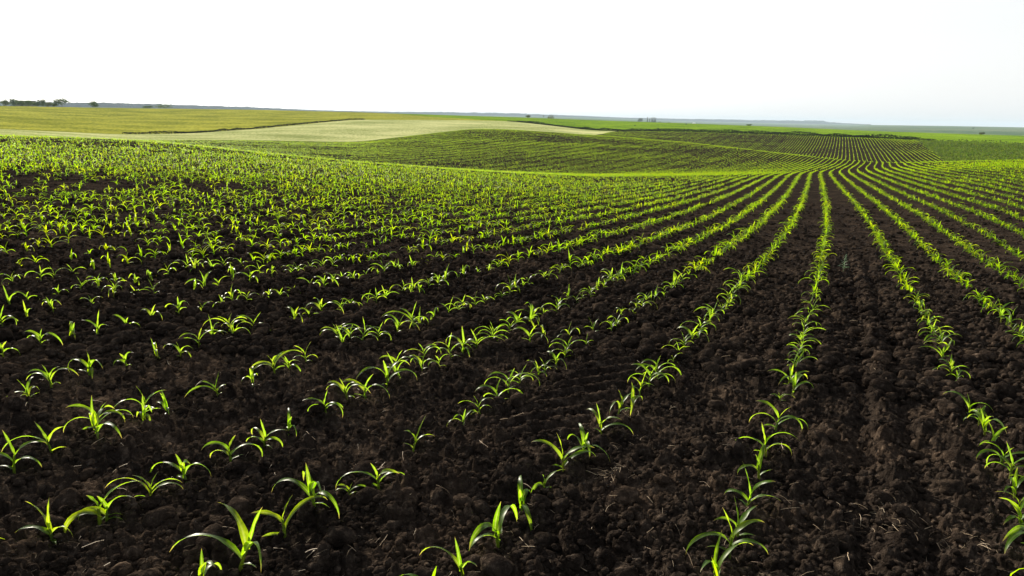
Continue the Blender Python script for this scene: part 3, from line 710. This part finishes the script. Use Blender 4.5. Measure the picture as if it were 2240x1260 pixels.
hedge(lambda p: 0 * p, 1110, 2045, .55, 1.0, 40, M_hedge_shade, 'hedgerow', 'lower verge line coloured dark as bank shade, directly above the far hillside rows', 'hedge')
hedge(lambda p: 9 + 8 * sm(p, fpx(1120), fpx(1350)), 1130, 2010, 1.0, 2.2, 60, M_hedge_shade, 'hedgerow', 'upper hedge line coloured dark as bank shade, directly below the bright green field', 'hedge')  # with the lower line, paints the shaded bank as dark strips
hedge(lambda p: 6 + 0 * p, 2030, 2400, .6, 1.0, 14, M_bush, 'hedgerow', 'thin grassy verge line above the weedy slope at right', 'hedge')

# ------------------------------------------------------------ far forest
FT = {-700: 222, 0: 223.7, 160: 226, 275: 227, 375: 230, 475: 233, 560: 235.5, 685: 241, 810: 244.5, 960: 246, 1120: 248.5, 1245: 253, 1370: 258, 1495: 260.5, 1680: 264, 1797: 265, 1805: 267.5, 1897: 272.3}
fx_ = sorted(FT); vs = []; fs = []; off = 0
RF = {k: v[0] for k, v in FAR.items()}
for row in range(4):
    xs_ = -700.
    while xs_ < 1900:
        rf = np.interp(xs_, sorted(RF), [RF[k] for k in sorted(RF)]) * (1 + .012 * row)
        top = np.interp(xs_, fx_, [FT[k] for k in fx_]); X, Y, Z = place(xs_, rf)
        Xr, Yr, Zr = ray(xs_, top); ztop = rf * Zr / math.hypot(Xr, Yr)
        hh = max(ztop - Z, 5) * (1.0 + .2 * rng.random()) * (1 + .5 * float(fbm(np.array([xs_ / 14.]), np.array([row * 3.]), 90, 3)[0]))
        wd = rng.uniform(5, 8.5)
        v = rock(iv2, int(rng.integers(0, 9)), .8) * np.array([wd, wd * 1.2, hh * .8]) + np.array([X, Y, Z + hh * .48])
        vs.append(v); fs.append(if2 + off); off += len(v)
        xs_ += wd * 1500 / rf * rng.uniform(.7, 1.1)
M_forest = leaf_mat('forest_leaf', (.03, .05, .02), (.05, .08, .02), .15, .9, spec=.0)
tag(new_obj('forest', np.concatenate(vs), [np.concatenate(fs)], M_forest, smooth=False), 'long hazy blue belt of distant forest along the horizon', 'forest', kind='stuff')

# ------------------------------------------------------------ buildings
def flat(name, col, rough=.8):
    m, n, out = mat(name); p = n.nodes.new('ShaderNodeBsdfPrincipled'); p.inputs['Roughness'].default_value = rough
    n.links.new(ramp(n, noise(n, .8, 4), [(.3, tuple(c * .8 for c in col)), (.7, col)]), p.inputs['Base Color']); n.links.new(p.outputs[0], out.inputs[0]); return m
def box(x0, x1, y0, y1, z0, z1):
    v = np.array([(a, b, c) for c in (z0, z1) for b in (y0, y1) for a in (x0, x1)], float)
    return v, np.array([[0, 2, 3, 1], [4, 5, 7, 6], [0, 1, 5, 4], [2, 6, 7, 3], [0, 4, 6, 2], [1, 3, 7, 5]])
M_wallg = flat('grey_render', (.22, .22, .2)); M_white = flat('white_wall', (.8, .8, .78)); M_roof = flat('roof_sheet', (.16, .13, .12)); M_glass = flat('dark_glass', (.03, .04, .05), .2)
r_ = 640.; X, Y, Z = place(67, r_); e = empty('building', (X, Y, Z)); e.rotation_euler = (0, 0, -fpx(67)); tag(e, 'low flat-roofed grey building behind bushes at the far left horizon', 'building')
W_ = sc1(30, r_); H_ = sc1(10.4, r_)
v, fc = box(-W_ / 2, W_ / 2, 0, 8, -1, H_ - .35); new_obj('wall', v, [fc], M_wallg, e, smooth=False)
v, fc = box(-W_ / 2 - .25, W_ / 2 + .25, -.25, 8.25, H_ - .345, H_); new_obj('roof', v, [fc], M_roof, e, smooth=False)
for i in range(4):
    xx = -W_ / 2 + (i + .5) * W_ / 4; v, fc = box(xx - .6, xx + .6, -.06, .05, 1.2, 2.6); new_obj('window', v, [fc], M_glass, e, smooth=False)
r_ = 2300.; X, Y, Z = place(1516, r_); e = empty('house', (X, Y, Z + 1)); e.rotation_euler = (0, 0, .5); tag(e, 'small white gabled house in the haze right of the poplars', 'house')
v, fc = box(-4, 4, -3, 3, -3, 4); new_obj('wall', v, [fc], M_white, e, smooth=False)
v = np.array([(-4.4, -3.4, 3.9), (4.4, -3.4, 3.9), (4.4, 3.4, 3.9), (-4.4, 3.4, 3.9), (-4.4, 0, 7.4), (4.4, 0, 7.4)], float)
new_obj('roof', v, [np.array([[0, 1, 5, 4], [2, 3, 4, 5], [0, 3, 2, 1]]), np.array([[0, 4, 3], [1, 2, 5]])], M_white, e, smooth=False)
for xx in (-2, 2): v, fc = box(xx - .5, xx + .5, -3.06, -2.9, .5, 2); new_obj('window', v, [fc], M_glass, e, smooth=False)
# far utility pole
r_ = 690.; X, Y, Z = place(772, r_); e = empty('utility_pole', (X, Y, Z)); tag(e, 'thin utility pole standing on the crest where yellow meets green', 'pole')
v, fc = limb((0, 0, -.5), (0, 0, 2.6), .11, .08); new_obj('post', v, [fc], M_bark, e)
v, fc = box(-.6, .6, -.05, .05, 2.2, 2.32); new_obj('crossarm', v, [fc], M_bark, e, smooth=False)

# ------------------------------------------------------------ haze
zmin = float(V[:, 2].min()) - 3
hz_top = float(max(np.concatenate(vs)[:, 2].max() if isinstance(vs, list) else 0, V[:, 2].max())) + 4
v, fc = box(-13800, 13800, -13800, 13800, zmin, hz_top)
M_haze = bpy.data.materials.new('haze'); M_haze.use_nodes = True; n_ = M_haze.node_tree; n_.nodes.clear()
out_ = n_.nodes.new('ShaderNodeOutputMaterial'); pv_ = n_.nodes.new('ShaderNodeVolumePrincipled')
pv_.inputs['Color'].default_value = (.62, .78, .92, 1); pv_.inputs['Density'].default_value = 0.9e-4; pv_.inputs['Anisotropy'].default_value = .0
n_.links.new(pv_.outputs[0], out_.inputs['Volume'])
ho = new_obj('haze', v, [fc], M_haze, smooth=False); tag(ho, 'thin pale haze over the distant fields and forest', 'haze', kind='stuff')
print('haze', zmin, hz_top, 'ground', V[:, 2].min(), V[:, 2].max())
